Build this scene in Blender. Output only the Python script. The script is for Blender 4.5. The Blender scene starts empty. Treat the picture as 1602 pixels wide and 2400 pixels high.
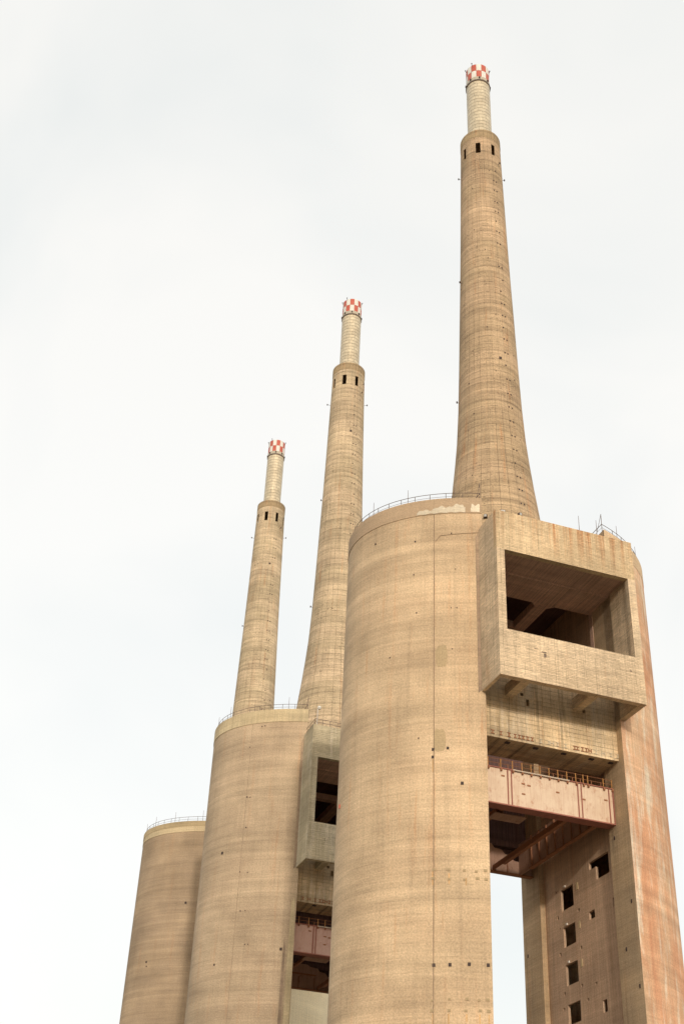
import bpy, math, random
from mathutils import Matrix, Vector

random.seed(7)
S = bpy.context.scene
COL = S.collection
R = math.radians

# ------------------------------------------------------------------ camera
cam_d = bpy.data.cameras.new('camera')
cam = bpy.data.objects.new('camera', cam_d)
COL.objects.link(cam)
PITCH, ROLL = 0.6000, 0.0508
cp, sp = math.cos(PITCH), math.sin(PITCH)
right, up, fwd = Vector((1, 0, 0)), Vector((0, -sp, cp)), Vector((0, cp, sp))
r2 = right * math.cos(ROLL) + up * math.sin(ROLL)
u2 = up * math.cos(ROLL) - right * math.sin(ROLL)
M = Matrix((r2, u2, -fwd)).transposed().to_4x4()
M.translation = Vector((0, 0, 1.7))
cam.matrix_world = M
cam_d.sensor_fit = 'VERTICAL'
cam_d.sensor_height = 36
cam_d.sensor_width = 24
cam_d.lens = 36 * 3000.96 / 2400
cam_d.clip_start = 0.5
cam_d.clip_end = 20000
S.camera = cam

# ------------------------------------------------------------------ light
PHI = 1.8913                                   # direction of the row of towers
VV = Vector((math.cos(PHI), math.sin(PHI), 0))  # along the row, away from the camera
UU = Vector((VV.y, -VV.x, 0))                   # across the row, to the right
SUN_TRAVEL = (VV + 0.195 * UU + Vector((0, 0, -0.205))).normalized()
SUN_EL = math.asin(-SUN_TRAVEL.z)
SUN_ROT = math.atan2(-SUN_TRAVEL.x, -SUN_TRAVEL.y)
w = bpy.data.worlds.new('World')
S.world = w
w.use_nodes = True
nt = w.node_tree
nt.nodes.clear()
out = nt.nodes.new('ShaderNodeOutputWorld')
bg_sky = nt.nodes.new('ShaderNodeBackground')
sky = nt.nodes.new('ShaderNodeTexSky')
sky.sky_type = 'NISHITA'
sky.sun_disc = False
sky.sun_elevation = SUN_EL
sky.sun_rotation = SUN_ROT
sky.air_density = 1.0
sky.dust_density = 6.0
sky.ozone_density = 1.0
nt.links.new(sky.outputs[0], bg_sky.inputs[0])
bg_sky.inputs[1].default_value = 0.05
# thin bright overcast veil over the whole sky, with very soft cloud mottling
bg_veil = nt.nodes.new('ShaderNodeBackground')
tc = nt.nodes.new('ShaderNodeTexCoord')
ns = nt.nodes.new('ShaderNodeTexNoise')
ns.inputs['Scale'].default_value = 2.6
ns.inputs['Distortion'].default_value = 0.6
ns.inputs['Detail'].default_value = 4
rp = nt.nodes.new('ShaderNodeValToRGB')
rp.color_ramp.elements[0].position = 0.34
rp.color_ramp.elements[0].color = (0.815, 0.82, 0.785, 1)
rp.color_ramp.elements[1].position = 0.60
rp.color_ramp.elements[1].color = (0.925, 0.90, 0.845, 1)
nt.links.new(tc.outputs['Generated'], ns.inputs['Vector'])
nt.links.new(ns.outputs['Fac'], rp.inputs[0])
nt.links.new(rp.outputs[0], bg_veil.inputs[0])
bg_veil.inputs[1].default_value = 0.97
ad = nt.nodes.new('ShaderNodeAddShader')
nt.links.new(bg_sky.outputs[0], ad.inputs[0])
nt.links.new(bg_veil.outputs[0], ad.inputs[1])
nt.links.new(ad.outputs[0], out.inputs[0])

sd = bpy.data.lights.new('sun', 'SUN')
sd.energy = 1.65
sd.angle = R(2.2)
sd.color = (1.0, 0.90, 0.78)
sun = bpy.data.objects.new('sun', sd)
COL.objects.link(sun)
sun.rotation_euler = SUN_TRAVEL.to_track_quat('-Z', 'Y').to_euler()
sun.location = (60, -80, 120)

S.view_settings.view_transform = 'Standard'
S.view_settings.look = 'None'
S.view_settings.gamma = 1
S.view_settings.exposure = 0.04
S.view_settings.use_curve_mapping = False
S.render.resolution_x, S.render.resolution_y = 683, 1024


# ------------------------------------------------------------------ materials
class NT:
    def __init__(s, name):
        s.m = bpy.data.materials.new(name)
        s.m.use_nodes = True
        s.t = s.m.node_tree
        s.b = s.t.nodes['Principled BSDF']
        s.uv = s.t.nodes.new('ShaderNodeUVMap').outputs[0]

    def new(s, kind, **kw):
        n = s.t.nodes.new(kind)
        for k, v in kw.items():
            setattr(n, k, v)
        return n

    def link(s, a, b):
        s.t.links.new(a, b)

    def noise(s, sx, sy, detail=4, rough=0.6, off=(0, 0), dist=0.0):
        mp = s.new('ShaderNodeMapping')
        mp.inputs['Scale'].default_value = (sx, sy, 1)
        mp.inputs['Location'].default_value = (off[0], off[1], 0)
        s.link(s.uv, mp.inputs[0])
        n = s.new('ShaderNodeTexNoise', noise_dimensions='2D')
        n.inputs['Scale'].default_value = 1
        n.inputs['Detail'].default_value = detail
        n.inputs['Roughness'].default_value = rough
        n.inputs['Distortion'].default_value = dist
        s.link(mp.outputs[0], n.inputs['Vector'])
        return n.outputs[0]

    def rng(s, v, a, b, c, d):
        n = s.new('ShaderNodeMapRange')
        n.inputs[1].default_value = a
        n.inputs[2].default_value = b
        n.inputs[3].default_value = c
        n.inputs[4].default_value = d
        s.link(v, n.inputs[0])
        return n.outputs[0]

    def math(s, op, a, b):
        n = s.new('ShaderNodeMath', operation=op)
        for i, x in enumerate((a, b)):
            if isinstance(x, (int, float)):
                n.inputs[i].default_value = x
            else:
                s.link(x, n.inputs[i])
        return n.outputs[0]

    def mix(s, f, a, b, mode='MIX'):
        n = s.new('ShaderNodeMix', data_type='RGBA', blend_type=mode)
        for i, x in ((0, f), (6, a), (7, b)):
            if isinstance(x, (int, float)):
                n.inputs[i].default_value = x
            elif isinstance(x, tuple):
                n.inputs[i].default_value = (*x, 1)
            else:
                s.link(x, n.inputs[i])
        return n.outputs[2]

    def brick(s, w_, h_, mortar, offset=0.0, smooth=0.1, off=(0, 0)):
        mp = s.new('ShaderNodeMapping')
        mp.inputs['Location'].default_value = (off[0], off[1], 0)
        s.link(s.uv, mp.inputs[0])
        n = s.new('ShaderNodeTexBrick', offset=offset, offset_frequency=2)
        n.inputs['Scale'].default_value = 1
        n.inputs['Brick Width'].default_value = w_
        n.inputs['Row Height'].default_value = h_
        n.inputs['Mortar Size'].default_value = mortar
        n.inputs['Mortar Smooth'].default_value = smooth
        n.inputs['Color1'].default_value = (0.25, 0.25, 0.25, 1)
        n.inputs['Color2'].default_value = (0.75, 0.75, 0.75, 1)
        s.link(mp.outputs[0], n.inputs['Vector'])
        return n.outputs['Fac'], n.outputs['Color']

    def bump(s, h, dist, strength=1.0):
        n = s.new('ShaderNodeBump')
        n.inputs['Distance'].default_value = dist
        n.inputs['Strength'].default_value = strength
        s.link(h, n.inputs['Height'])
        s.link(n.outputs[0], s.b.inputs['Normal'])


def concrete(name, col, col2, band=0.14, striate=0.08, blotch=0.16, grain=0.16,
             boards=None, rust=0.0, rust_col=(0.46, 0.17, 0.05), red=0.0, pale=0.0,
             dirt=0.25, seed=0.0, bump=0.03, board_dark=0.35, row_var=0.0, streak=0.0, drip=None, dash=0.0, vjoint=0.0, lifts=None, bfreq=1.0):
    n = NT(name)
    o = (seed * 13.7, seed * 7.3)
    v = n.rng(n.noise(.022 * bfreq, .42 * bfreq, 5, .64, o, .7), .32, .68, 1 - band, 1 + band)
    v = n.math('MULTIPLY', v, n.rng(n.noise(.05 * bfreq, 1.3 * bfreq, 4, .65, (o[0] + 3, o[1]), .5), .3, .7, 1 - band * .6, 1 + band * .6))
    v = n.math('MULTIPLY', v, n.rng(n.noise(5.5, .09, 3, .6, o), .3, .7, 1 - striate, 1 + striate))
    v = n.math('MULTIPLY', v, n.rng(n.noise(.11, .09, 5, .6, o), .3, .7, 1 - blotch, 1 + blotch))
    gr = n.noise(5, 5, 6, .75, o)
    v = n.math('MULTIPLY', v, n.rng(gr, .3, .7, 1 - grain, 1 + grain))
    c = n.mix(n.rng(n.noise(.07, .16, 4, .6, (o[0] + 40, o[1])), .38, .62, 0, 1), col, col2)
    # vertical water stains
    st = n.rng(n.noise(1.3, .045, 4, .65, (o[0] + 9, o[1] + 3)), .54, .74, 0, 1)
    c = n.mix(n.math('MULTIPLY', st, dirt), c, (.19, .145, .10))
    if rust:
        rs = n.rng(n.noise(1.0, .05, 4, .7, (o[0] + 21, o[1])), .56, .72, 0, 1)
        rs = n.math('MULTIPLY', rs, n.rng(n.noise(.25, .12, 3, .5, (o[0] + 5, o[1])), .4, .62, 0, 1))
        c = n.mix(n.math('MULTIPLY', rs, rust), c, rust_col)
    if red:
        rd = n.rng(n.noise(.10, .05, 4, .6, (o[0] + 2, o[1] + 11), .6), .36, .60, 0, 1)
        c = n.mix(n.math('MULTIPLY', rd, red), c, (.60, .255, .13))
        rv = n.rng(n.noise(1.6, .03, 4, .7, (o[0] + 2, o[1] + 1)), .5, .66, 0, 1)
        c = n.mix(n.math('MULTIPLY', rv, red * .45), c, (.42, .15, .08))
    if pale:
        pl = n.rng(n.noise(.45, .07, 6, .72, (o[0] + 31, o[1] + 5), .25), .50, .70, 0, 1)
        c = n.mix(n.math('MULTIPLY', pl, pale), c, (.74, .66, .52))
    if streak:
        v = n.math('MULTIPLY', v, n.rng(n.noise(.9, 6.5, 4, .7, (o[0] + 7, o[1])), .32, .68, 1 - streak, 1 + streak))
    if lifts:
        f4, _ = n.brick(lifts[0], lifts[1], lifts[2], 0.0, .3, (o[0] * .1, lifts[3]))
        f4 = n.math('MULTIPLY', f4, n.rng(n.noise(.25 if lifts[0] > 100 else .6, .6, 4, .65, (o[0] + 15, o[1])), .44, .58, .0, 1))
        v = n.math('MULTIPLY', v, n.rng(f4, 0, 1, 1, lifts[4] if len(lifts) > 4 else .58))
    if dash:
        da = n.rng(n.noise(2.2, 8.0, 3, .6, (o[0] + 17, o[1])), .585, .68, 0, 1)
        da = n.math('MULTIPLY', da, n.rng(n.noise(.35, .12, 3, .6, (o[0] + 1, o[1] + 8)), .45, .6, .15, 1))
        v = n.math('MULTIPLY', v, n.rng(da, 0, 1, 1, 1 - dash))
    if vjoint:
        f3, _ = n.brick(1.0, 5000.0, .042, 0.0, .2, (0, 2500))
        f3 = n.math('MULTIPLY', f3, n.rng(n.noise(1.0, .05, 3, .6, (o[0] + 6, o[1])), .35, .6, .25, 1))
        v = n.math('MULTIPLY', v, n.rng(f3, 0, 1, 1, 1 - vjoint))
        _, pc = n.brick(1.0, 2.3, .001, 0.0, .0, (0, 0))
        ps = n.new('ShaderNodeSeparateColor')
        n.link(pc, ps.inputs[0])
        v = n.math('MULTIPLY', v, n.rng(ps.outputs[0], .25, .75, .955, 1.045))
    if drip:
        zt, ln = drip
        sx = n.new('ShaderNodeSeparateXYZ')
        n.link(n.uv, sx.inputs[0])
        fall = n.rng(sx.outputs[1], zt - ln, zt, 0, 1)
        dn = n.rng(n.noise(1.7, .03, 4, .7, (o[0] + 4, o[1] + 2)), .46, .62, 0, 1)
        side = n.rng(n.noise(.09, .02, 2, .5, (o[0] + 8, 0)), .35, .6, .35, 1)
        c = n.mix(n.math('MULTIPLY', n.math('MULTIPLY', dn, fall), n.math('MULTIPLY', side, .95)), c, rust_col)
    height = n.math('ADD', gr, n.math('MULTIPLY', n.noise(.15, 3.5, 3, .6, o), 1.2))
    if boards:
        bw, bh, mort, offs = boards
        f, bc = n.brick(bw, bh, mort, offs, .25, o)
        br = n.rng(n.noise(.9, .9, 3, .6, (o[0] + 3, o[1])), .38, .6, .15, 1)
        f2 = n.math('MULTIPLY', f, br)
        v = n.math('MULTIPLY', v, n.rng(f2, 0, 1, 1, 1 - board_dark))
        if row_var:
            rowc = n.new('ShaderNodeSeparateColor')
            n.link(bc, rowc.inputs[0])
            v = n.math('MULTIPLY', v, n.rng(rowc.outputs[0], .25, .75, 1 - row_var, 1 + row_var))
        height = n.math('SUBTRACT', height, n.math('MULTIPLY', f2, 2.0))
    vc = n.new('ShaderNodeCombineColor')
    for i in range(3):
        n.link(v, vc.inputs[i])
    c = n.mix(1.0, c, vc.outputs[0], 'MULTIPLY')
    n.link(c, n.b.inputs['Base Color'])
    n.b.inputs['Roughness'].default_value = 0.92
    n.b.inputs['Specular IOR Level'].default_value = 0.2
    n.bump(height, bump)
    return n.m


def painted(name, col, col2, rust_col, rust=.5, rough=.6, metal=0.0, scale=1.0):
    n = NT(name)
    c = n.mix(n.rng(n.noise(.5 * scale, .5 * scale, 5, .65), .35, .65, 0, 1), col, col2)
    rs = n.rng(n.noise(.9 * scale, .55 * scale, 7, .75, (5, 9)), .56, .70, 0, 1)
    c = n.mix(n.math('MULTIPLY', rs, rust), c, rust_col)
    dr = n.rng(n.noise(4 * scale, .25 * scale, 4, .7, (2, 2)), .5, .75, 0, .35)
    c = n.mix(dr, c, rust_col)
    n.link(c, n.b.inputs['Base Color'])
    n.b.inputs['Roughness'].default_value = rough
    n.b.inputs['Metallic'].default_value = metal
    n.bump(n.noise(3, 3, 5, .7), .01)
    return n.m


TAN, TAN2 = (.56, .405, .225), (.47, .345, .205)
MAT = {}
MAT['shell_a'] = concrete('shell concrete A', (.605, .452, .29), (.54, .396, .253), grain=.22, lifts=(500.0, 1.45, .028, .3, .80), band=.12, striate=.035, rust=.35, seed=1, dirt=.18)
MAT['shell_a_red'] = concrete('shell concrete A stained', (.66, .475, .31), (.64, .445, .285), band=.12, red=.6, pale=1.0, seed=2, dirt=.15)
MAT['shell_b'] = concrete('shell concrete B', (.505, .386, .26), (.45, .34, .23), grain=.22, lifts=(500.0, 1.45, .03, .3, .80), band=.12, striate=.035, rust=.25, seed=3, dirt=.15)
MAT['shell_c'] = concrete('shell concrete C', (.41, .303, .198), (.375, .279, .188), lifts=(500.0, 1.45, .03, .3, .82), band=.12, striate=.035, rust=.15, seed=4, dirt=.12)
MAT['shell_c_sunlit'] = concrete('shell concrete C painted sunlight', (.88, .75, .51), (.86, .72, .48), band=.05, blotch=.06, seed=5, dirt=.05)  # sunlight on this half is painted in as a paler colour
MAT['inner'] = concrete('inner wall concrete', (.57, .40, .275), (.51, .36, .25), band=.08, striate=.14, rust=.3, rust_col=(.36, .13, .06), seed=6, dirt=.3)
MAT['reveal'] = concrete('slot reveal concrete', (.50, .365, .225), (.44, .33, .215), band=.10, striate=.08, rust=.3, seed=36, dirt=.35)
MAT['collar'] = concrete('chimney collar concrete', (.42, .31, .185), (.36, .265, .16), band=.1, striate=.05, boards=(1.0, 1.8, .05, .0), rust=.6, seed=37, dirt=.4)
MAT['void_shade'] = concrete('shaded void casing', (.165, .10, .095), (.12, .075, .072), band=.1, striate=.2, rust=.4, rust_col=(.16, .06, .04), seed=38, dirt=.3)  # dark colour paints the shade of the unlit void into these surfaces
MAT['dark_concrete'] = concrete('dark joint concrete', (.36, .265, .18), (.30, .22, .155), band=.15, striate=.1, seed=39, dirt=.5)
MAT['band_a'] = concrete('rim band brown', (.455, .33, .215), (.42, .305, .20), band=.05, striate=.03, blotch=.08, seed=7, dirt=.1)
MAT['band_b'] = concrete('rim band pale green', (.58, .475, .30), (.50, .40, .25), band=.08, blotch=.18, seed=8, dirt=.25)
MAT['band_c'] = concrete('rim band sand', (.50, .38, .22), (.45, .35, .21), band=.1, seed=9, dirt=.2)
MAT['band_c2'] = concrete('rim band cream', (.60, .485, .305), (.52, .41, .255), band=.08, seed=10, dirt=.15)
MAT['plaster'] = concrete('bare plaster', (.70, .61, .465), (.64, .55, .415), band=.03, striate=.03, seed=11, dirt=.1)
MAT['patch'] = concrete('mortar patch', (.46, .345, .205), (.43, .33, .20), band=.04, striate=.04, blotch=.06, seed=12, dirt=.1)
MAT['box_a'] = concrete('board formed concrete A', (.70, .545, .37), (.62, .475, .315), band=.07, boards=(1.25, .21, .014, .37), board_dark=.22, row_var=.10, streak=.16, lifts=(1.27, 2.63, .035, .72), rust=.35, seed=13, dirt=.3)
MAT['box_a_top'] = concrete('board formed concrete A rusty', (.67, .515, .325), (.60, .455, .28), band=.06, boards=(1.25, .21, .014, .37), board_dark=.22, row_var=.08, streak=.13, lifts=(1.27, 2.63, .03, .72), rust=.3, drip=(88.4, 5.4), rust_col=(.45, .17, .055), seed=14, dirt=.25)
MAT['box_b'] = concrete('board formed concrete B', (.51, .435, .295), (.44, .375, .255), band=.1, boards=(1.25, .3, .014, .37), board_dark=.3, row_var=.06, lifts=(1.27, 2.63, .035, .72), pale=.5, seed=15, dirt=.2)
MAT['lintel'] = concrete('lintel concrete', (.68, .52, .325), (.58, .44, .275), band=.14, blotch=.30, boards=(1.1, .52, .022, .0), board_dark=.42, row_var=.08, rust=.5, pale=.45, seed=16, dirt=.7)
MAT['soffit'] = concrete('soffit concrete', (.44, .32, .215), (.40, .29, .20), band=.1, seed=17, dirt=.25)
MAT['ceiling'] = concrete('ceiling concrete', (.62, .42, .33), (.55, .37, .29), band=.12, striate=.22, boards=(.28, 3.1, .012, .0), board_dark=.25, seed=18, dirt=.3)
for i, k in enumerate('abc'):
    MAT['chim_' + k] = concrete('chimney concrete ' + k, [(.495, .355, .226), (.585, .45, .30), (.58, .45, .30)][i],
                                [(.43, .315, .195), (.51, .40, .26), (.505, .40, .26)][i], band=.19, striate=.05, blotch=.14, grain=.24,
                                vjoint=.42, bfreq=2.2, boards=(500.0, 1.15, .03, .0), board_dark=.40, dash=.65, rust=.5, seed=20 + i, dirt=.3)


def flue_mat():
    n = NT('flue cladding')
    f, bc = n.brick(1.35, .85, .025, .5, .1)
    c = n.mix(n.rng(n.noise(.25, .5, 4, .6), .35, .65, 0, 1), (.68, .58, .41), (.56, .465, .32))
    sc = n.new('ShaderNodeSeparateColor')
    n.link(bc, sc.inputs[0])
    v = n.rng(sc.outputs[0], .25, .75, .90, 1.08)
    v = n.math('MULTIPLY', v, n.rng(f, 0, 1, 1, .62))
    v = n.math('MULTIPLY', v, n.rng(n.noise(3, .6, 4, .7), .3, .7, .9, 1.1))
    vc = n.new('ShaderNodeCombineColor')
    for i in range(3):
        n.link(v, vc.inputs[i])
    n.link(n.mix(1.0, c, vc.outputs[0], 'MULTIPLY'), n.b.inputs['Base Color'])
    n.b.inputs['Metallic'].default_value = .3
    n.b.inputs['Roughness'].default_value = .42
    n.bump(n.rng(f, 0, 1, 1, 0), .03)
    return n.m


MAT['flue'] = flue_mat()
MAT['plaque'] = painted('cream plaque', (.62, .48, .27), (.56, .43, .24), (.4, .28, .15), .3, .6)
MAT['red'] = painted('red panel paint', (.50, .085, .05), (.55, .125, .075), (.36, .16, .10), .4, .55)
MAT['white'] = painted('white panel paint', (.78, .76, .70), (.70, .675, .61), (.48, .38, .28), .4, .55)
MAT['ring'] = painted('cap ring paint', (.52, .46, .35), (.45, .40, .31), (.28, .20, .13), .5, .6)
MAT['pink'] = painted('pink primer steel', (.70, .555, .415), (.64, .485, .355), (.42, .19, .11), .62, .7, scale=1.3)
MAT['pink_b'] = painted('pink primer steel B', (.60, .39, .32), (.54, .345, .275), (.38, .13, .09), .5, .7, scale=1.2)
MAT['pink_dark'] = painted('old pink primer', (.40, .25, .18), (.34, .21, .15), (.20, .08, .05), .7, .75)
MAT['flange'] = painted('red oxide flange', (.36, .14, .10), (.32, .12, .09), (.20, .07, .05), .5, .75)
MAT['rust'] = painted('rusty steel', (.34, .15, .07), (.28, .12, .06), (.14, .06, .035), .7, .85)
MAT['yellow'] = painted('yellow post paint', (.50, .25, .07), (.40, .19, .05), (.25, .10, .04), .4, .6)
MAT['pipe'] = painted('pale pipe paint', (.62, .52, .42), (.55, .46, .37), (.35, .2, .12), .5, .5)
MAT['dark'] = painted('dark iron', (.045, .03, .028), (.06, .04, .033), (.10, .045, .03), .5, .8)
MAT['iron'] = painted('weathered iron', (.16, .12, .10), (.12, .09, .075), (.20, .09, .05), .5, .7)
MAT['galv'] = painted('galvanised steel', (.50, .48, .43), (.42, .40, .37), (.30, .22, .16), .3, .5, .3)
MAT['ground'] = concrete('dusty ground', (.20, .165, .12), (.17, .145, .105), band=.1, seed=30)


# ------------------------------------------------------------------ mesh helpers
class MB:
    def __init__(s):
        s.v, s.f, s.uv, s.mi, s.cur = [], [], [], [], 0

    def face(s, pts, uvs):
        i = len(s.v)
        s.v += [tuple(p) for p in pts]
        s.f.append(tuple(range(i, i + len(pts))))
        s.mi.append(s.cur)
        s.uv += list(uvs)

    def quad(s, a, b, c, d, uv=None):
        P = [Vector(x) for x in (a, b, c, d)]
        if uv is None:
            n = (P[1] - P[0]).cross(P[2] - P[0])
            ax = max(range(3), key=lambda i: abs(n[i]))
            uv = [((p.y, p.z), (p.x, p.z), (p.x, p.y))[ax] for p in P]
        s.face(P, uv)

    def box(s, x0, x1, y0, y1, z0, z1):
        q = s.quad
        q((x0, y0, z0), (x1, y0, z0), (x1, y0, z1), (x0, y0, z1))
        q((x1, y1, z0), (x0, y1, z0), (x0, y1, z1), (x1, y1, z1))
        q((x1, y0, z0), (x1, y1, z0), (x1, y1, z1), (x1, y0, z1))
        q((x0, y1, z0), (x0, y0, z0), (x0, y0, z1), (x0, y1, z1))
        q((x0, y0, z1), (x1, y0, z1), (x1, y1, z1), (x0, y1, z1))
        q((x0, y1, z0), (x1, y1, z0), (x1, y0, z0), (x0, y0, z0))
        return s

    def tube(s, pts, r, n=6):
        P = [Vector(p) for p in pts]
        rings = []
        for i, p in enumerate(P):
            d = (P[min(i + 1, len(P) - 1)] - P[max(i - 1, 0)]).normalized()
            a = d.orthogonal().normalized() if abs(d.z) > .9 else d.cross(Vector((0, 0, 1))).normalized()
            b = d.cross(a)
            rr = r[i] if isinstance(r, (list, tuple)) else r
            rings.append([p + (a * math.cos(t) + b * math.sin(t)) * rr for t in [2 * math.pi * k / n for k in range(n)]])
        for i in range(len(P) - 1):
            for k in range(n):
                k2 = (k + 1) % n
                A, B, C, D = rings[i][k], rings[i][k2], rings[i + 1][k2], rings[i + 1][k]
                s.face((A, B, C, D), [(k * .1, i), (k2 * .1, i), (k2 * .1, i + 1), (k * .1, i + 1)])
        s.face(rings[0][::-1], [(0, 0)] * n)
        s.face(rings[-1], [(0, 0)] * n)
        return s

    def lathe(s, prof, n=96, a0=0, a1=2 * math.pi, ucount=None, uref=None, skip=None):
        """prof: (r, z) from bottom to top; u = angle-based, v = z"""
        for j in range(len(prof) - 1):
            (ra, za), (rb, zb) = prof[j], prof[j + 1]
            for k in range(n):
                if skip and skip(j, k):
                    continue
                t0, t1 = a0 + (a1 - a0) * k / n, a0 + (a1 - a0) * (k + 1) / n
                if ucount:
                    uu0, uu1 = t0 / (2 * math.pi) * ucount, t1 / (2 * math.pi) * ucount
                else:
                    rr = uref or max(ra, rb)
                    uu0, uu1 = t0 * rr, t1 * rr
                s.face([(ra * math.cos(t0), ra * math.sin(t0), za), (ra * math.cos(t1), ra * math.sin(t1), za),
                        (rb * math.cos(t1), rb * math.sin(t1), zb), (rb * math.cos(t0), rb * math.sin(t0), zb)],
                       [(uu0, za), (uu1, za), (uu1, zb), (uu0, zb)])
        return s

    def prism(s, poly, z0, z1, arc=True, caps=True, skip=(), mat1_from=None):
        """poly: list of (x, y) counter-clockwise; u runs along the outline"""
        L = [0]
        n = len(poly)
        for i in range(n):
            a, b = poly[i], poly[(i + 1) % n]
            L.append(L[-1] + math.hypot(b[0] - a[0], b[1] - a[1]))
        for i in range(n):
            if i in skip:
                continue
            a, b = poly[i], poly[(i + 1) % n]
            s.cur = 1 if mat1_from is not None and i >= mat1_from else 0
            s.face([(a[0], a[1], z0), (b[0], b[1], z0), (b[0], b[1], z1), (a[0], a[1], z1)],
                   [(L[i], z0), (L[i + 1], z0), (L[i + 1], z1), (L[i], z1)])
        s.cur = 0
        if caps:
            s.face([(x, y, z1) for x, y in poly], [(x, y) for x, y in poly])
            s.face([(x, y, z0) for x, y in poly[::-1]], [(x, y) for x, y in poly[::-1]])
        return s

    def mesh(s, name, smooth=False):
        me = bpy.data.meshes.new(name)
        me.from_pydata(s.v, [], s.f)
        me.polygons.foreach_set('material_index', s.mi)
        uv = me.uv_layers.new(name='UVMap')
        for i, c in enumerate(s.uv):
            uv.data[i].uv = c
        if smooth:
            import bmesh
            bm = bmesh.new()
            bm.from_mesh(me)
            bmesh.ops.remove_doubles(bm, verts=bm.verts, dist=1e-4)
            for f in bm.faces:
                f.smooth = True
            for e in bm.edges:
                if len(e.link_faces) == 2 and e.calc_face_angle(0) > R(28):
                    e.smooth = False
            bm.to_mesh(me)
            bm.free()
        me.update()
        return me

    def build(s, name, mat, parent=None, smooth=False):
        me = s.mesh(name, smooth)
        for m_ in ([mat] if isinstance(mat, str) else mat):
            me.materials.append(MAT[m_])
        return link(name, me, parent)


def link(name, me, parent=None, loc=None, rotz=None):
    o = bpy.data.objects.new(name, me)
    COL.objects.link(o)
    if parent is not None:
        o.parent = parent
    if loc is not None:
        o.location = loc
    if rotz is not None:
        o.rotation_euler = (0, 0, rotz)
    return o


def empty(name, label, cat, loc, rotz=0, group=None):
    o = link(name, None, None, loc, rotz)
    o['label'] = label
    o['category'] = cat
    if group:
        o['group'] = group
    return o


def wall_x(mb, x, out_sign, y0, y1, z0, z1, holes, depth, open_back=False):
    """a wall face in the plane x, facing out_sign, with real recesses (y0,y1,z0,z1) of a given depth"""
    ys = sorted({y0, y1, *[h[0] for h in holes], *[h[1] for h in holes]})
    zs = sorted({z0, z1, *[h[2] for h in holes], *[h[3] for h in holes]})
    H = {}
    for i in range(len(ys) - 1):
        for j in range(len(zs) - 1):
            cy, cz = (ys[i] + ys[i + 1]) / 2, (zs[j] + zs[j + 1]) / 2
            H[i, j] = any(h[0] < cy < h[1] and h[2] < cz < h[3] for h in holes)
    xb = x - out_sign * depth
    for (i, j), hole in H.items():
        a, b, c, d = ys[i], ys[i + 1], zs[j], zs[j + 1]
        xx = xb if hole else x
        P = [(xx, a, c), (xx, b, c), (xx, b, d), (xx, a, d)]
        if not (hole and open_back):
            mb.quad(*(P if out_sign > 0 else P[::-1]))
        if hole:
            if not H.get((i - 1, j)): mb.quad((x, a, c), (x, a, d), (xb, a, d), (xb, a, c))
            if not H.get((i + 1, j)): mb.quad((x, b, c), (xb, b, c), (xb, b, d), (x, b, d))
            if not H.get((i, j - 1)): mb.quad((x, a, c), (xb, a, c), (xb, b, c), (x, b, c))
            if not H.get((i, j + 1)): mb.quad((x, a, d), (x, b, d), (xb, b, d), (xb, a, d))
    return mb


def wall_y(mb, y, x0, x1, z0, z1, holes, depth):
    """wall face in plane y, facing -y"""
    t = MB()
    wall_x(t, 0, -1, x0, x1, z0, z1, holes, depth)
    for f in range(len(t.f)):
        ids = t.f[f]
        pts = [t.v[i] for i in ids]
        pts = [(p[1], y + p[0], p[2]) for p in pts]
        mb.quad(*pts[::-1]) if len(pts) == 4 else None
    return mb


# ------------------------------------------------------------------ ground
g = MB()
N = 24
for i in range(N):
    for j in range(N):
        def gp(a, b):
            x, y = (a / N - .5) * 12000, (b / N - .5) * 12000
            return (x, y, 0)
        g.quad(gp(i, j), gp(i + 1, j), gp(i + 1, j + 1), gp(i, j + 1))
go = g.build('ground', 'ground')
go['kind'] = 'structure'

# ------------------------------------------------------------------ tower geometry (metres, local: x across, y along the row)
CU, CV, EA, EB = -.5, -2.85, 20.3, 14.4
ZR = 92.75
UL, UR = -9.0, 8.0                     # slot edges
RL, RR = -9.65, 8.65                   # recessed inner walls
V1, V2 = -11.5, 5.5                    # recess from .. to


def ev(u, sgn, off=0.0):
    a, b = EA + off, EB + off
    return CV + sgn * b * math.sqrt(max(0, 1 - ((u - CU) / a) ** 2))


def arc_pts(side, n=64, off=0.0, edge=None):
    """outer outline of a half shell; left: back edge -> left -> front edge (ccw); right: front edge -> right -> back edge"""
    a, b = EA + off - (.22 if side > 0 else 0), EB + off
    e = (UL if side < 0 else UR) if edge is None else edge
    t = math.acos((e - CU) / a)                 # in (0, pi)
    if side < 0:
        A0, A1 = t, 2 * math.pi - t
    else:
        A0, A1 = -t, t
    return [(CU + a * math.cos(A0 + (A1 - A0) * i / n), CV + b * math.sin(A0 + (A1 - A0) * i / n)) for i in range(n + 1)]


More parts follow.
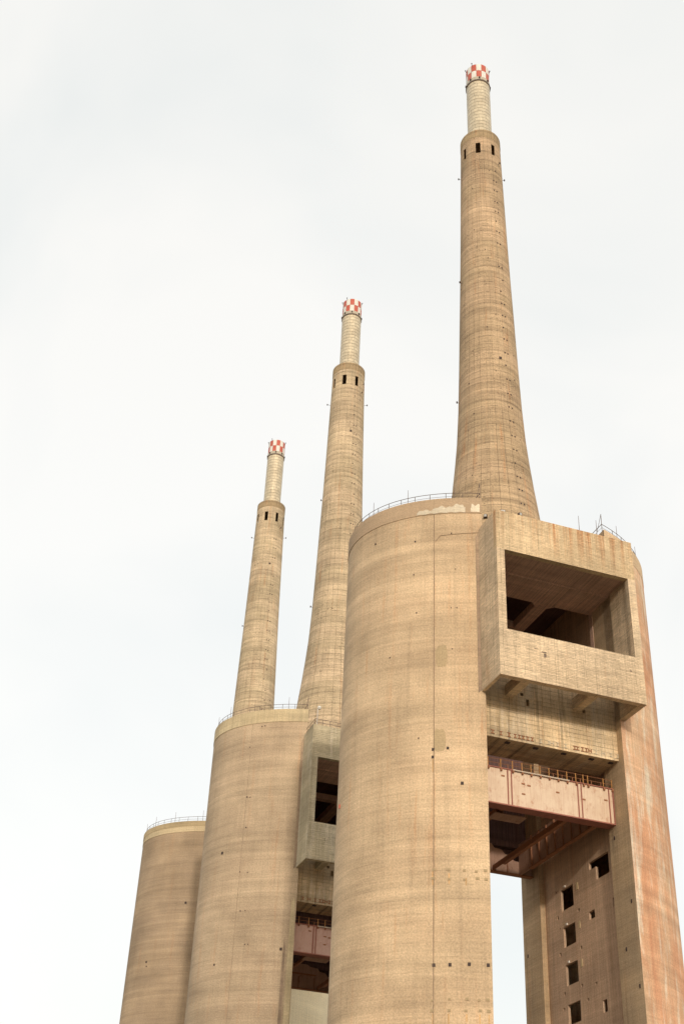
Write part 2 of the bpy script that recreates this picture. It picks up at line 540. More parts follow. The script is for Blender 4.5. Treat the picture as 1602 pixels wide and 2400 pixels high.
WINDOWS = [(-1.5, 1.45, 49.25, 51.75), (-1.55, 1.3, 45.0, 47.3), (-1.6, 1.2, 40.65, 43.0), (-1.65, 1.2, 36.4, 38.6),
           (-1.65, 1.2, 32.2, 34.4), (-6.1, -4.8, 46.6, 47.5), (-7.4, -6.5, 36.2, 37.5),
           (-9.9, -7.0, 50.6, 53.0), (-7.0, -5.5, 52.1, 53.0), (-10.5, -10.1, 46.6, 47.6)]
SMALL = [(2.3, 2.7, 51.7, 52.0), (-2.6, -2.25, 51.2, 51.55), (2.3, 2.7, 48.6, 49.0), (-2.75, -2.3, 48.2, 48.55),
         (1.9, 2.2, 47.2, 47.5), (-2.9, -2.55, 46.8, 47.1), (2.1, 2.5, 44.3, 44.7), (-2.8, -2.4, 43.9, 44.3),
         (1.6, 2.0, 39.8, 40.15), (-5.6, -5.2, 39.4, 39.7), (-3.6, -3.25, 38.1, 38.4), (1.9, 2.3, 38.2, 38.5), (-2.4, -2.0, 39.9, 40.2)]

PLATE = MB().box(-.13, .13, -.04, .04, -.14, .14).mesh('hole_plate')  # dark plate paints in the shade of a small square hole
PLATE.materials.append(MAT['dark'])
POST = MB().box(-.028, .028, -.028, .028, 0, 1.05).mesh('railing_post')
POST.materials.append(MAT['iron'])
YPOST = MB().box(-.045, .045, -.045, .045, -.25, 1.05).mesh('railing_post')
YPOST.materials.append(MAT['yellow'])
ROD = MB().tube([(0, 0, 0), (0, 0, 2.3)], [.04, .025], 5).mesh('lightning_rod')
ROD.materials.append(MAT['iron'])
ib = MB().box(-.22, .22, -.06, .05, .16, .24).box(-.22, .22, -.06, .05, -.24, -.16).box(-.05, .05, -.06, .05, -.16, .16)
ISTUB = ib.mesh('beam_stub')
ISTUB.materials.append(MAT['rust'])
ISTUB_W = ib.mesh('beam_stub')
ISTUB_W.materials.append(MAT['plaster'])


def normal_at(u, sgn=-1):
    v = ev(u, sgn)
    n = Vector(((u - CU) / EA ** 2, (v - CV) / EB ** 2, 0)).normalized()
    return v, n


def plate_on_shell(parent, u, z, name='hole_plate', me=None, sc=1.0):
    v, n = normal_at(u)
    o = link(name, me or PLATE, parent, (u + n.x * .02, v + n.y * .02, z), math.atan2(n.y, n.x) + math.pi / 2)
    o.scale = (sc, 1, sc)
    return o


def strip_on_shell(name, mat, parent, ua, ub, zfun, n=24, off=.03):
    """thin skin that follows the curved shell between two z profiles"""
    mb = MB()
    P = []
    for i in range(n + 1):
        u = ua + (ub - ua) * i / n
        v = ev(u, -1, off)
        lo, hi = zfun(i / n)
        P.append((u, v, lo, hi))
    for a, b in zip(P, P[1:]):
        mb.face([(a[0], a[1], a[2]), (b[0], b[1], b[2]), (b[0], b[1], b[3]), (a[0], a[1], a[3])],
                [(a[0], a[2]), (b[0], b[2]), (b[0], b[3]), (a[0], a[3])])
        for zi, flip in ((2, 1), (3, 0)):
            q = [(a[0], a[1], a[zi]), (b[0], b[1], b[zi]), (b[0], b[1] + .08, b[zi]), (a[0], a[1] + .08, a[zi])]
            mb.quad(*(q[::-1] if flip else q))
    return mb.build(name, mat, parent)


def jag(seed, lo, hi, amp, n=30):
    rnd = random.Random(seed)
    A = [rnd.uniform(-1, 1) for _ in range(n + 2)]
    B = [rnd.uniform(-1, 1) for _ in range(n + 2)]

    def f(t):
        x = t * n
        i = int(x)
        w_ = x - i
        e = min(1, 6 * t, 6 * (1 - t))
        a = A[i] * (1 - w_) + A[i + 1] * w_
        b = B[i] * (1 - w_) + B[i + 1] * w_
        return lo + amp * .35 * a + (1 - e) * (hi - lo) * .3, hi + amp * b - (1 - e) * (hi - lo) * .3
    return f


def rim_railing(parent, side, tag):
    n = 40
    pts = arc_pts(side, n, -.35)
    if side > 0:
        pts = pts[::-1]
    # last point of pts = front slot edge
    z = ZR
    rail = MB().tube([(x, y, z + 1.05) for x, y in pts], .038, 5)
    rail.tube([(x, y, z + .55) for x, y in pts], .025, 4)
    ro = rail.build('rim_railing', 'iron', parent)
    for i in range(0, n + 1, 2):
        x, y = pts[i]
        link('railing_post', POST, ro, (x, y, z), 0)
    for i in range(1, n + 1, 6):
        x, y = pts[i]
        link('lightning_rod', ROD, ro, (x, y, z), 0)
    # the slot edge closes with a short guard rail
    x, y = pts[-1]
    gx = x
    gr = MB().tube([(gx, y, z + 1.05), (gx, y + 5, z + 1.05)], .045, 5).tube([(gx, y, z + .55), (gx, y + 5, z + .55)], .025, 4)
    gr.tube([(gx, y, z + 2.5), (gx, y + 1.6, z)], .03, 4).tube([(gx, y, z), (gx, y, z + 2.6)], .04, 4)
    gr.build('guard_rail', 'iron', ro)
    return ro


def make_tower(k, loc, label, P):
    t = empty('boiler_tower', label, 'tower', loc, PHI - math.pi / 2, 'boiler towers of the power station')
    # --- the two curved half shells
    for side in (-1, 1):
        outer = arc_pts(side, 72)
        if side < 0:
            yf, yb = outer[-1][1], outer[0][1]
            inner = [(UL, V1), (RL, V1), (RL, V2), (UL, V2)]
        else:
            yf, yb = outer[0][1], outer[-1][1]
            inner = [(UR, V2), (RR, V2), (RR, V1), (UR, V1)]
        poly = outer + inner
        n = len(outer)
        sk = (n + 1,)                 # the recessed wall is built on its own below
        sh = MB().prism(poly, -1, ZR, skip=sk, mat1_from=n - 1).build('shell', [P['shellL'] if side < 0 else P['shellR'], 'reveal'], t, True)
        if side > 0 and 'shellR_label' in P:
            sh['label'] = P['shellR_label']
        iw = MB()
        if side > 0:
            wall_x(iw, RR, -1, V1, V2, -1, ZR, WINDOWS + (SMALL if k == 0 else []), .3, True)
        else:
            iw.quad((RL, V1, -1), (RL, V2, -1), (RL, V2, ZR), (RL, V1, ZR))
        iwo = iw.build('inner_wall', 'inner', t)
        if side > 0:
            for wz in (51.75, 47.3, 43.0):
                MB().box(RR - .06, RR, -2.75, -2.35, wz - 1.0, wz - .2).build('wall_plaque', 'plaque', iwo)
                MB().box(RR - .15, RR, .15, .4, wz + .08, wz + .3).build('wall_lamp', 'white', iwo)
        # rim band, proud of the shell
        def ring_band(z0, z1, off, mat, nm):
            o_, i_ = arc_pts(side, 72, off), arc_pts(side, 72, -.3)
            MB().prism(o_ + i_[::-1], z0, z1).build(nm, mat, sh, True)
        if k == 2:
            ring_band(91.75, ZR + .03, .10, 'band_c', 'rim_band')
            ring_band(90.65, 91.75, .06, 'band_c2', 'rim_band')
        else:
            ring_band(90.55, ZR + .03, .07 if side < 0 else .03, P['band'] if side < 0 else P.get('bandR', P['band']), 'rim_band')
        rim_railing(t, side, k)
        if side < 0:
            left = sh
        else:
            rsh = sh
            for i in range(6 if k == 0 else 0):
                v_, z_ = [(-15.0, 45.8), (-15.2, 37.0), (9.15, 45.9), (-13.2, 41.2), (-12.6, 53.5), (9.0, 35.0)][i]
                o = link('hole_plate', PLATE, iw and sh, (UR - .01, v_, z_), math.pi / 2)
                o.scale = (.8, 1, 1.4)
    # --- board formed box hanging in front of the slot
    bx = P['box']
    bx0, bx1, bz0, bz1 = -9.42, 8.75, 66.5, 88.2
    hx0, hx1, hz0, hz1 = -8.4, 7.8, 72.32, 82.85
    vf, vi = -20.5, -19.75
    box_ = MB().box(bx0, bx1, vf, vi, bz0, hz0).build('box_front', bx, t)
    MB().box(bx0, bx1, vf, vi, hz1, bz1).build('parapet_panel', P['boxtop'], box_)
    MB().box(bx0, hx0, vf, vi, hz0, hz1).build('window_jamb', bx, box_)
    MB().box(hx1, bx1, vf, vi, hz0, hz1).build('window_jamb', bx, box_)
    MB().box(bx0, UL, vi, -14.2, bz0, bz1).build('side_panel', bx, box_)
    MB().box(UR, bx1, vi, -14.2, bz0, bz1).build('side_panel', bx, box_)
    for u0, u1 in ((-6.05, -4.95), (2.42, 3.55)):
        MB().box(u0, u1, vi, -14.8, 67.1, 68.4).build('bracket_beam', bx, box_)
    # slip joint groove where the box meets the left shell
    # ceiling grid inside the box
    cb = MB().box(UL, UR, vi, -15.6, 83.15, 83.9).build('box_ceiling', 'ceiling', t)
    MB().box(RL, RR, -15.6, -10.8, 82.95, 83.9).build('ceiling_beam', 'ceiling', cb)
    ch = [(.1, -10.8), (3.1, -10.8), (2.4, -10.1), (2.4, 8.6), (.8, 8.6), (.8, -10.1)]
    MB().prism(ch, 82.9, 83.9).build('ceiling_beam', 'ceiling', cb)
    MB().box(RL, .8, -4.2, -3.0, 82.95, 83.9).build('ceiling_beam', 'ceiling', cb)
    MB().box(2.4, RR, -1.0, .6, 82.95, 83.9).build('ceiling_beam', 'ceiling', cb)
    pl = MB().box(7.95, RR, V1 - .02, -10.75, 72.0, 82.95)
    pl.build('pier', 'ceiling', cb)
    # roof, rear wall
    MB().box(UL, UR, vi, -14.2, 87.3, 87.9).box(RL, RR, -14.2, 9.6, 87.3, 87.9).build('roof_slab', 'void_shade', t)
    MB().box(RL, RR, 8.6, 9.6, 55.8, 87.3).build('rear_wall', 'void_shade', t)
    # --- lintel
    lt = MB()
    holes = [(-3.45, -3.05, 66.35, 67.2), (2.65, 3.0, 67.1, 67.95), (-4.15, -3.75, 67.5, 67.9), (3.75, 4.15, 66.95, 67.4)]
    wall_y(lt, -14.8, UL - .1, UR + .1, 61.8, 70.5, holes, .6)
    lt.quad((UL - .1, -14.8, 61.8), (UL - .1, -10.1, 61.8), (UR + .1, -10.1, 61.8), (UR + .1, -14.8, 61.8))
    lt.quad((UL - .1, -14.8, 70.5), (UR + .1, -14.8, 70.5), (UR + .1, -10.1, 70.5), (UL - .1, -10.1, 70.5))
    lt.quad((UL - .1, -10.1, 61.8), (UL - .1, -10.1, 70.5), (UR + .1, -10.1, 70.5), (UR + .1, -10.1, 61.8))
    lo = lt.build('lintel', P['lintel'], t)
    xs = [145, 228, 310, 372, 415, 455, 500, 545, 632, 715, 745, 808, 890, 985, 1015, 1068, 1107, 1145, 1208, 1285, 1365, 1440]
    for i, x in enumerate(xs):
        u = -7.83 + (1120 + x / 4.356 - 1151.6) * .0527
        o = link('beam_stub', ISTUB if (i < 8 or 12 < i < 18) else ISTUB_W, lo, (u, -14.82, 62.36), 0)
        o.rotation_euler = (0, random.choice((0, 0, math.pi / 2)), 0)
        o.scale = (random.uniform(.7, 1.05), 1, random.uniform(.8, 1.1))
    for u in (-5.6, -2.1, 1.4, 4.9, 7.4):
        MB().box(u - .28, u + .28, -14.25, -13.85, 61.7, 61.82).build('soffit_anchor', 'dark', lo)
    # --- steel girder ring under the lintel
    gz0, gz1 = 54.92, 59.02
    gv0, gv1 = -13.0, -11.75
    gi = MB().box(UL - .05, UR, gv0, gv1, gz0, gz1).build('front_girder', P['steel'], t)
    MB().box(UL - .05, UR + .02, gv0 - .14, gv1 + .1, gz0 - .1, gz0 + .04).build('bottom_flange', 'flange', gi)
    MB().box(UL - .05, UR + .02, gv0 - .16, gv1 + .1, gz1, gz1 + .09).build('top_flange', 'flange', gi)
    for u in (-5.18, -4.74, 3.48, 3.92, 7.42):
        MB().box(u - .05, u + .05, gv0 - .13, gv0, gz0 + .04, gz1).build('stiffener', 'flange', gi)
    MB().box(UR - .12, UR - .02, gv0 - .16, gv0, gz0 + .04, gz1).build('stiffener', 'flange', gi)
    rnd = random.Random(5)
    for u, z in ((-5.75, 58.2), (-3.3, 57.7), (-2.6, 57.6), (.95, 57.45), (4.2, 57.2), (7.0, 57.6), (-3.3, 56.5)):
        MB().box(u - .2, u + .2, gv0 - .06, gv0, z - .07, z + .09).build('rust_lug', 'rust', gi)
    # walkway railing on the girder
    us = [-7.53, -5.98, -4.54, -3.38, -2.27, -1.15, -.03, 1.08, 2.21, 3.33, 4.26, 4.85, 6.83, 7.9]
    wr = MB()
    for z in (60.12, 59.62):
        wr.tube([(UL, gv0, z), (UR, gv0, z)], .03, 4)
    wro = wr.build('walkway_railing', 'rust', t)
    for u in us:
        link('railing_post', YPOST, wro, (u, gv0, gz1 + .1), 0)
        MB().box(u - .09, u + .09, gv0 - .26, gv0, gz1 - .3, gz1 - .02).build('post_bracket', 'rust', wro)
    for u in (-6.2, -5.1, -1.9, .5, 1.6, 2.9, 3.9, 5.3, 6.5):
        MB().box(u - .03, u + .03, gv0 - .03, gv0 + .03, gz1 + .09, gz1 + .6).build('short_post', 'rust', wro)
    MB().tube([(-4.6, gv0 - .2, gz1 + .02), (2.4, gv0 - .2, gz1 + .02)], .09, 8).build('walkway_pipe', 'pipe', wro)
    # cross beam with full web, and one with only its flange left
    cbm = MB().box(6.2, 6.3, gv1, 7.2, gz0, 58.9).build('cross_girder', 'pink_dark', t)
    MB().box(5.98, 6.52, gv1, 4.2, gz0 - .06, gz0 + .1).build('bottom_flange', 'rust', cbm)
    for i in range(8):
        v = -10.4 + i * 2.0
        MB().box(6.02, 6.2, v - .04, v + .04, gz0 + .1, 58.9).build('stiffener', 'rust', cbm)
    ca = MB().box(2.35, 2.85, gv1, 4.2, gz0 - .04, gz0 + .12).box(2.55, 2.65, gv1, 7.2, gz0 + .12, gz0 + .75).build('cross_beam', 'rust', t)
    wp = MB()
    pts = [(gv1, 55.6), (-9.7, 55.6), (-9.4, 56.3), (-9.9, 57.0), (-9.6, 58.0), (-10.2, 58.9), (gv1, 58.9)]
    wp.face([(2.54, a, b) for a, b in pts], pts)
    wp.face([(2.62, a, b) for a, b in pts[::-1]], pts[::-1])
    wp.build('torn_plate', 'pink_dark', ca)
    cl = MB().box(-4.4, -4.0, gv1, 7.2, gz0 + .9, gz0 + 1.3).build('cross_beam', 'rust', t)
    MB().box(-4.95, -1.0, -9.2, -7.2, 55.45, 55.55).build('hanging_plate', 'pink_dark', cl)
    MB().box(-4.95, -4.85, -9.2, -7.2, 55.55, 55.95).box(-4.0, -3.9, -9.15, -7.25, 55.55, 56.0).build('hanger', 'rust', cl)
    rg = MB()
    top = [(UR + .1, 56.6), (5.6, 56.7), (5.1, 57.3), (4.3, 57.4), (3.9, 57.9), (2.9, 58.0), (2.5, 58.5), (1.2, 58.6), (.7, 58.9), (UL - .1, 58.9)]
    poly = [(UL - .1, 55.0), (UR + .1, 55.0)] + top
    rg.face([(a, 7.2, b) for a, b in poly], poly)
    rg.face([(a, 7.35, b) for a, b in poly[::-1]], poly[::-1])
    for a, b in zip(poly, poly[1:] + poly[:1]):
        rg.quad((a[0], 7.2, a[1]), (b[0], 7.2, b[1]), (b[0], 7.35, b[1]), (a[0], 7.35, a[1]))
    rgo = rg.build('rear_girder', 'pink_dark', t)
    MB().box(UL - .05, UR + .05, 6.95, 7.75, 54.9, 55.04).build('bottom_flange', 'rust', rgo)
    for u in (-6.5, -3.6, -.7, 2.0, 4.6):
        MB().box(u - .05, u + .05, 7.05, 7.2, 55.04, 56.9).build('stiffener', 'rust', rgo)
    MB().box(UL - .05, 2.2, 7.0, 7.2, 57.2, 57.4).build('stringer', 'rust', rgo)
    MB().box(UL - .1, UR + .1, 7.8, 8.6, 58.6, 59.4).build('rear_beam', 'void_shade', t)
    return t, left, rsh, lo


TOWERS = [((20.53, 146.63, 0), 'tan concrete boiler tower with warm board-formed box, pink girder and salmon-stained flank',
           dict(shellL='shell_a', shellR='shell_a_red', band='band_a', bandR='shell_a', box='box_a', boxtop='box_a_top', lintel='lintel', steel='pink',
                shellR_label='salmon-red stained half of the concrete shell')),
          ((-.033 - .25 * UU.x, 208.562 - .25 * UU.y, 0), 'concrete boiler tower with grey-green box and pale green rim band',
           dict(shellL='shell_b', shellR='shell_b', band='band_b', box='box_b', boxtop='box_b', lintel='lintel', steel='pink_b')),
          ((-17.416 - .1 * UU.x, 260.921 - .1 * UU.y, 0), 'concrete boiler tower with cream-striped rim, mostly hidden behind the grey-green-boxed tower',
           dict(shellL='shell_c', shellR='shell_c_sunlit', band='band_c', box='box_b', boxtop='box_b', lintel='lintel', steel='pink_b',
                shellR_label='half of the concrete shell with sunlight painted in as paler cream'))]

built = []
for k, (loc, lab, P) in enumerate(TOWERS):
    built.append(make_tower(k, loc, lab, P))

# --- details that only the warm tower shows
t0, left0, right0, lintel0 = built[0]
strip_on_shell('plaster_patch', 'plaster', left0, -16.0, -10.9, lambda f: (90.62 + .05 * math.sin(f * 30), 90.9 + .85 * f ** .6 + .16 * math.sin(f * 17) + .1 * math.sin(f * 41) if f < .97 else 91.4), 40, .10)
strip_on_shell('plaster_patch', 'plaster', left0, -10.3, -9.25, lambda f: (90.7, 91.75 + .15 * math.sin(f * 9) - (.5 if f < .1 else 0)), 16, .10)
strip_on_shell('mortar_patch', 'patch', left0, -14.05, -12.9, jag(3, 69.6, 72.3, .12), 14, .02)
strip_on_shell('mortar_patch', 'patch', left0, -14.25, -13.1, jag(4, 59.3, 61.9, .12), 14, .02)
for u, z, s_ in ((-14.28, 59.54, 1.1), (-12.9, 59.63, 1.0), (-14.3, 58.65, 1.1), (-11.55, 55.57, 1.2), (-14.19, 36.59, 1.15), (-12.81, 36.62, 1.15),
                 (-11.11, 36.7, 1.15), (-9.38, 36.67, 1.15), (-16.1, 86.9, .7), (-15.9, 76.9, .5), (-16.2, 82.2, .5), (-18.2, 71.6, .5), (-12.4, 87.6, .5),
                 (-12.0, 82.5, .4), (-12.5, 77.2, .4), (-11.9, 77.2, .4), (-12.4, 71.8, .4), (-15.6, 61.0, .5), (-19.6, 88.2, .7)):
    plate_on_shell(left0, u, z, sc=s_)
SMUDGE = MB().box(-.22, .22, -.03, .03, -.16, .16).mesh('rust_socket')
SMUDGE.materials.append(MAT['rust'])
SOCK = MB().box(-.16, .16, -.035, .035, -.12, .12).mesh('anchor_socket')
SOCK.materials.append(MAT['patch'])
for z in (46.1, 45.2, 32.25, 33.3):
    for u in (-14.24, -12.95, -11.4, -10.24, -9.4):
        plate_on_shell(left0, u + random.uniform(-.1, .1), z + random.uniform(-.1, .1), 'anchor_socket', SOCK, random.uniform(.8, 1.2))
rust_streak = concrete('rust streak', (.60, .39, .20), (.57, .36, .18), band=.1, striate=.25, seed=44, dirt=.1)
MAT['streak'] = rust_streak
for u, z, h in ((-14.3, 46.0, 1.5), (-12.85, 45.8, 1.2), (-11.3, 45.3, .8), (-14.25, 32.0, 2.2), (-12.95, 32.0, 1.8), (-11.4, 32.0, .8), (-10.24, 32.0, 2.0), (-9.4, 32.0, 1.6), (-14.3, 58.4, 1.6)):
    strip_on_shell('rust_streak', 'streak', left0, u - .065, u + .065, lambda f, z=z, h=h: (z - h * (.75 + .25 * math.sin(f * 3.1)), z), 3, .012)
for tt in (left0, built[1][1]):
    strip_on_shell('dark_joint', 'dark_concrete', tt, -9.78, -9.4, lambda f: (66.3 + .3 * f, 88.1 - 1.2 * (1 - f)), 6, .015)  # darker strip where the box meets the shell
sl = built[1][1]
strip_on_shell('pale_strip', 'band_b', sl, -9.85, -9.06, jag(8, 29, 61.5, .5), 8, .015)  # paler strip beside the slot edge
strip_on_shell('water_stain', 'dark_concrete', sl, -10.55, -10.1, jag(9, 31, 55.5, .8), 6, .012)
strip_on_shell('construction_joint', 'dark_concrete', sl, -16.93, -16.88, lambda f: (0, 90.5), 2, .015)
# lightning conductor down the shell
v_, n_ = normal_at(-14.22)
cd = MB().box(-14.25, -14.195, v_ - .07, v_ + .02, 0, ZR)
co = cd.build('lightning_conductor', 'dark_concrete', t0)
cc = MB().tube([(-14.1 + i * .48, ev(-14.1 + i * .48, -1, .04), 86.4 + (.9 if i > 0 else .1) + .04 * i) for i in range(11)], .035, 4)
cc.build('side_cable', 'dark_concrete', co)
# crack line / dark joint between box and left shell
# stains as dark dashes on the box: small steel remains
for u, z, a, b in ((-3.95, 70.3, .55, .1), (-3.9, 69.9, .12, .5), (-3.75, 69.95, .1, .4), (-4.9, 70.55, .5, .05), (7.05, 70.35, .2, .12)):
    MB().box(u - a / 2, u + a / 2, -20.54, -20.5, z - b / 2, z + b / 2).build('steel_remnant', 'iron', t0)
for u in (1.9, 4.3):
    link('lightning_rod', ROD, t0, (u, -20.2, 88.2), 0)
# red warning lamp on the shell edge
MB().box(-20.9, -20.72, -2.1, -1.95, 55.7, 56.15).build('wall_lamp', 'red', t0)
# globe lamp and railing over the grey-green box
t1, left1, right1, lintel1 = built[1]
ry = -20.2
rl1 = MB()
for z in (89.3, 88.75):
    rl1.tube([(-9.1, -15, z), (-9.1, ry, z), (8.4, ry, z), (8.4, -15, z)], .04, 5)
rlo = rl1.build('box_railing', 'iron', t1)
for i in range(15):
    link('railing_post', POST, rlo, (-9.1 + i * 1.25, ry, 88.2), 0)
lp = MB().tube([(-8.6, -19.6, 88.2), (-8.6, -19.6, 91.4)], .07, 6).build('globe_lamp', 'galv', t1)
gl = MB().lathe([(.02, -.32), (.2, -.25), (.32, 0), (.2, .25), (.02, .32)], 12)
gl.v = [(x - 8.35, y - 19.6, z + 91.6) for x, y, z in gl.v]
gl.build('lamp_globe', 'white', lp, True)
for u, z, s_ in ((-15.6, 89.9, .7), (-15.2, 89.95, .6), (-17.0, 86.5, .5), (-16.8, 78.0, .7), (-16.4, 77.9, .5), (-16.6, 73.0, .7), (-16.9, 66.0, .5), (-15.9, 65.8, .5),
                 (-16.4, 60.0, .6), (-15.8, 60.0, .5), (-10.75, 54.3, 1.4), (-15.5, 55.0, .5), (-15.1, 55.0, .5)):
    plate_on_shell(left1, u, z, sc=s_)
t2, left2, right2, lintel2 = built[2]
for u, z, s_ in ((-13.4, 76.6, 1.5), (-18.6, 66.0, 1.2), (-18.5, 65.2, .8)):
    plate_on_shell(left2, u, z, sc=s_)
for u, z, s_ in ((-19.2, 69.5, 1.4), (-18.9, 52.5, .9)):
    plate_on_shell(left1, u, z, sc=s_)


# ------------------------------------------------------------------ chimneys
PROF = [(7.9, 87.4), (7.55, 91), (6.95, 96), (6.35, 101), (5.72, 106.5), (5.28, 111), (4.95, 115), (4.66, 121), (4.45, 128), (4.19, 138.5),
        (3.97, 147), (3.78, 156), (3.60, 166), (3.47, 173.2), (3.45, 174.4), (3.41, 177.0), (3.38, 178.6), (3.35, 180.35)]


def make_chimney(k, loc, label, chk, tilt):
    c = empty('chimney', label, 'chimney', loc, PHI - math.pi / 2, 'checker-topped chimneys')
    c.rotation_euler = (0, 0, 0)
    c.matrix_world = Matrix.Translation(Vector((loc[0], loc[1], 200))) @ Matrix.Rotation(tilt, 4, 'Y') @ Matrix.Translation((0, 0, -200)) @ Matrix.Rotation(PHI - math.pi / 2, 4, 'Z')
    W0 = R(-122.8)
    n = 180

    def is_win(kk):
        d = (360.0 / n * (kk + .5) - math.degrees(W0)) % 45
        return d < 6.2 or d > 45 - 6.2
    jw = [j for j in range(len(PROF) - 1) if PROF[j][1] == 174.4][0]
    sh = MB().lathe(PROF, n, ucount=30, skip=lambda j, kk: j == jw and is_win(kk))
    # window reveals
    for kk in range(n):
        if not is_win(kk):
            continue
        t0_, t1_ = 2 * math.pi * kk / n, 2 * math.pi * (kk + 1) / n
        ro0, ro1, ri = 3.45, 3.41, 3.30
        z0, z1 = 174.4, 177.0
        pc = lambda r, t, z: (r * math.cos(t), r * math.sin(t), z)
        sh.quad(pc(ro0, t0_, z0), pc(ri, t0_, z0), pc(ri, t1_, z0), pc(ro0, t1_, z0), [(0, 0), (.4, 0), (.4, .1), (0, .1)])
        sh.quad(pc(ro1, t0_, z1), pc(ro1, t1_, z1), pc(ri, t1_, z1), pc(ri, t0_, z1), [(0, 0), (.4, 0), (.4, .1), (0, .1)])
        for tt, nb in ((t0_, kk - 1), (t1_, kk + 1)):
            if not is_win(nb % n):
                sh.quad(pc(ro0, tt, z0), pc(ri, tt, z0), pc(ri, tt, z1), pc(ro1, tt, z1), [(0, 0), (.4, 0), (.4, 2), (0, 2)])
    sh.lathe([(0.02, 180.2), (3.3, 180.2)], 60)
    sh.lathe([(3.35, 180.35), (2.2, 180.45)], 60)
    so = sh.build('shaft', 'chim_' + 'abc'[k], c, True)
    MB().lathe([(3.40, 178.55), (3.43, 178.65), (3.42, 180.36), (3.3, 180.46)], 90, ucount=30).build('collar', 'collar', so, True)
    # steel flue
    fp = []
    z = 180.2
    while z < 195.4:
        fp += [(2.085, z), (2.085, z + .80), (2.06, z + .81), (2.06, z + .85)]
        z += .85
    fl = MB().lathe(fp, 72, uref=2.08)
    fl.build('flue', 'flue', c, True)
    # cap
    cap = MB().lathe([(2.06, 195.4), (2.2, 195.5), (2.2, 195.66), (2.12, 195.7), (2.10, 196.5), (2.02, 196.5), (2.02, 199.95), (1.85, 199.95), (1.85, 190)], 72, uref=2.1)
    co_ = cap.build('cap', 'ring', c, True)
    MB().lathe([(2.06, 195.36), (2.21, 195.36), (2.21, 195.62), (2.06, 195.62)], 72, uref=2.1).build('cap_hoop', 'iron', co_, True)
    a0, first = chk
    cols = 14
    step = 2 * math.pi / cols
    for row in range(2):
        z0, z1 = (198.26, 200.0) if row == 0 else (196.5, 198.22)
        for i in range(cols):
            pm = MB()
            A, B = a0 + (i - .5) * step + .006, a0 + (i + .5) * step - .006
            pm.lathe([(2.03, z0), (2.09, z0), (2.09, z1), (2.03, z1)], 6, A, B, uref=2.1)
            o = pm.build('checker_panel', 'red' if (i + row + first) % 2 == 0 else 'white', co_, True)
    for i in range(8):
        t_ = W0 + i * R(45) + R(15)
        link_box = MB().box(-.13, .13, -.12, .06, -.2, .2)
        o = link_box.build('warning_light', 'dark', co_)
        o.location = (2.16 * math.cos(t_), 2.16 * math.sin(t_), 196.1)
        o.rotation_euler = (0, 0, t_ + math.pi / 2)
    for t_ in (W0 - R(70), W0 + R(95), W0 + R(150), W0 - R(20)):
        ax = MB().tube([(2.0 * math.cos(t_), 2.0 * math.sin(t_), 199.6), (2.25 * math.cos(t_), 2.25 * math.sin(t_), 200.5)], .05, 5)
        ax.tube([(2.2 * math.cos(t_), 2.2 * math.sin(t_), 200.3), (2.2 * math.cos(t_), 2.2 * math.sin(t_), 200.5)], .10, 6)
        ax.build('air_terminal', 'dark', co_)
    # lamp arms near the shoulder
    for t_, z in ((W0 - R(72), 171.0), (W0 + R(60), 172.6), (W0 + R(105), 171.6), (W0 - R(60), 146.0), (W0 - R(68), 122.0)):
        rr = 3.45 if z > 160 else (4.0 if z > 140 else 4.62)
        L_ = (.45 if k == 0 else .7) if z > 160 else .35
        ar = MB().tube([((rr - .1) * math.cos(t_), (rr - .1) * math.sin(t_), z), ((rr + L_) * math.cos(t_), (rr + L_) * math.sin(t_), z + .15)], .035, 5)
        ar.tube([((rr + L_) * math.cos(t_), (rr + L_) * math.sin(t_), z), ((rr + L_) * math.cos(t_), (rr + L_) * math.sin(t_), z + .3)], .11, 6)
        ar.build('lamp_arm', 'dark', c)
    # ladder of scaffold sockets down the sunny side and scattered marks
    rnd = random.Random(k + 3)

    def rad(z):
        for (ra, za), (rb, zb) in zip(PROF, PROF[1:]):
            if za <= z <= zb:
                return ra + (rb - ra) * (z - za) / (zb - za)
    sk = MB()

    def sock(t_, z, s_):
        r = rad(z) + .0
        e = Vector((math.cos(t_), math.sin(t_), 0))
        q = Vector((-e.y, e.x, 0))
        b_ = e * (r - .06)
        f_ = e * (r + .05)
        u_ = Vector((0, 0, 1)) * s_ * 1.1
        qq = q * s_
        zc = Vector((0, 0, z))
        A = [b_ + zc - qq - u_, b_ + zc + qq - u_, b_ + zc + qq + u_, b_ + zc - qq + u_]
        F = [f_ + zc - qq - u_, f_ + zc + qq - u_, f_ + zc + qq + u_, f_ + zc - qq + u_]
        sk.quad(*F)
        for i in range(4):
            j = (i + 1) % 4
            sk.quad(A[i], A[j], F[j], F[i])
    z = 101.0
    while z < 172:
        for d in (-.055, .055):
            if rnd.random() < .9:
                sock(W0 + R(44) + d * 4.4 / rad(z) * 1.1, z, .10)
        z += 2.55 + rnd.uniform(-.25, .25)
    for i in range(26):
        sock(W0 + rnd.uniform(-1.2, 1.4), rnd.uniform(100, 179), rnd.uniform(.04, .08))
    sock(W0 + R(30), 128.0 if k == 0 else 162, .2)
    so_ = sk.build('scaffold_sockets', 'dark', c)
    so_['kind'] = 'stuff'
    return c


CH = [((20.53, 146.63, 0), 'red and white checker-topped concrete chimney rising behind the warm tan box', (R(-109.4), 1), -.55 / 95),
      ((-.033, 208.562, 0), 'red and white checker-topped concrete chimney standing over the grey-green box', (R(-109.4), 0), 0.0),
      ((-17.416, 260.921, 0), 'red and white checker-topped concrete chimney of the mostly hidden tower with cream-striped rim', (R(-108.3) + math.pi / 14, 0), 0.0)]
for k, a in enumerate(CH):
    ch_ = make_chimney(k, *a)
    if k == 0:
        ch0 = ch_
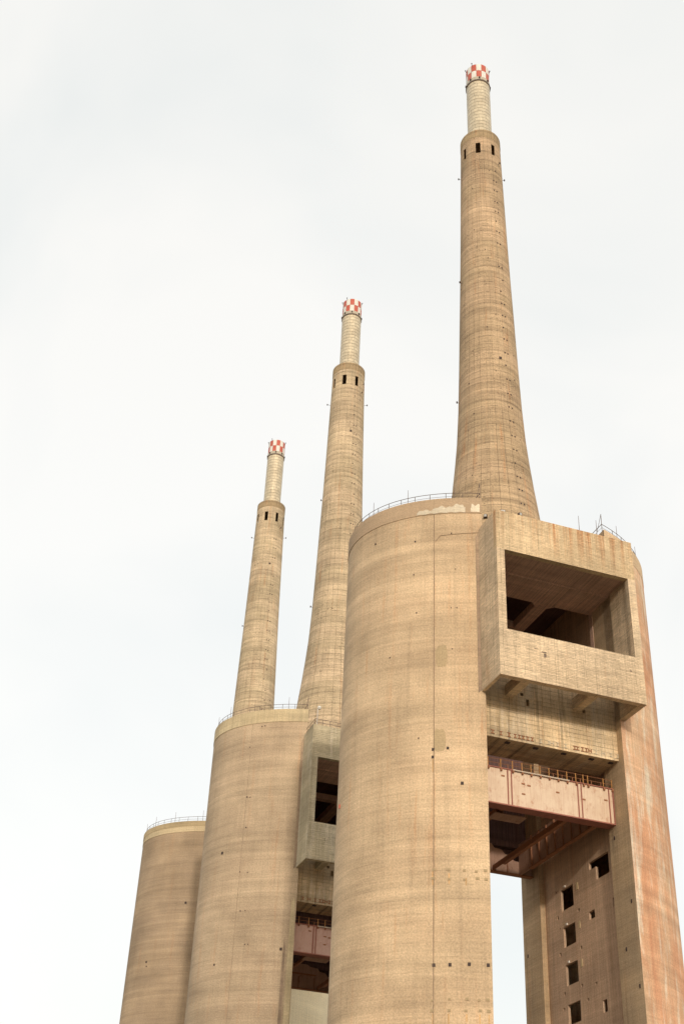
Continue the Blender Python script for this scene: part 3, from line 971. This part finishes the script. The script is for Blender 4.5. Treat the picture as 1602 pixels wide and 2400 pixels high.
# cluster of floodlights at the foot of the chimney above the warm box
for t_, z in ((-108, 97.0), (-106, 97.0), (-108, 98.6), (-106, 98.6), (-88, 96.4), (-87, 98.6), (-126, 98.0), (-125, 96.4)):
    r = 6.75 if z > 97.5 else 6.95
    a = R(t_)
    fl = MB().box(-.22, .22, -.35, .1, -.25, .25).build('floodlight', 'dark', ch0)
    fl.location = (r * math.cos(a), r * math.sin(a), z)
    fl.rotation_euler = (0, 0, a + math.pi / 2)
    fr = MB().box(-.16, .16, -.40, -.351, -.18, .18).build('lens', 'galv', fl)
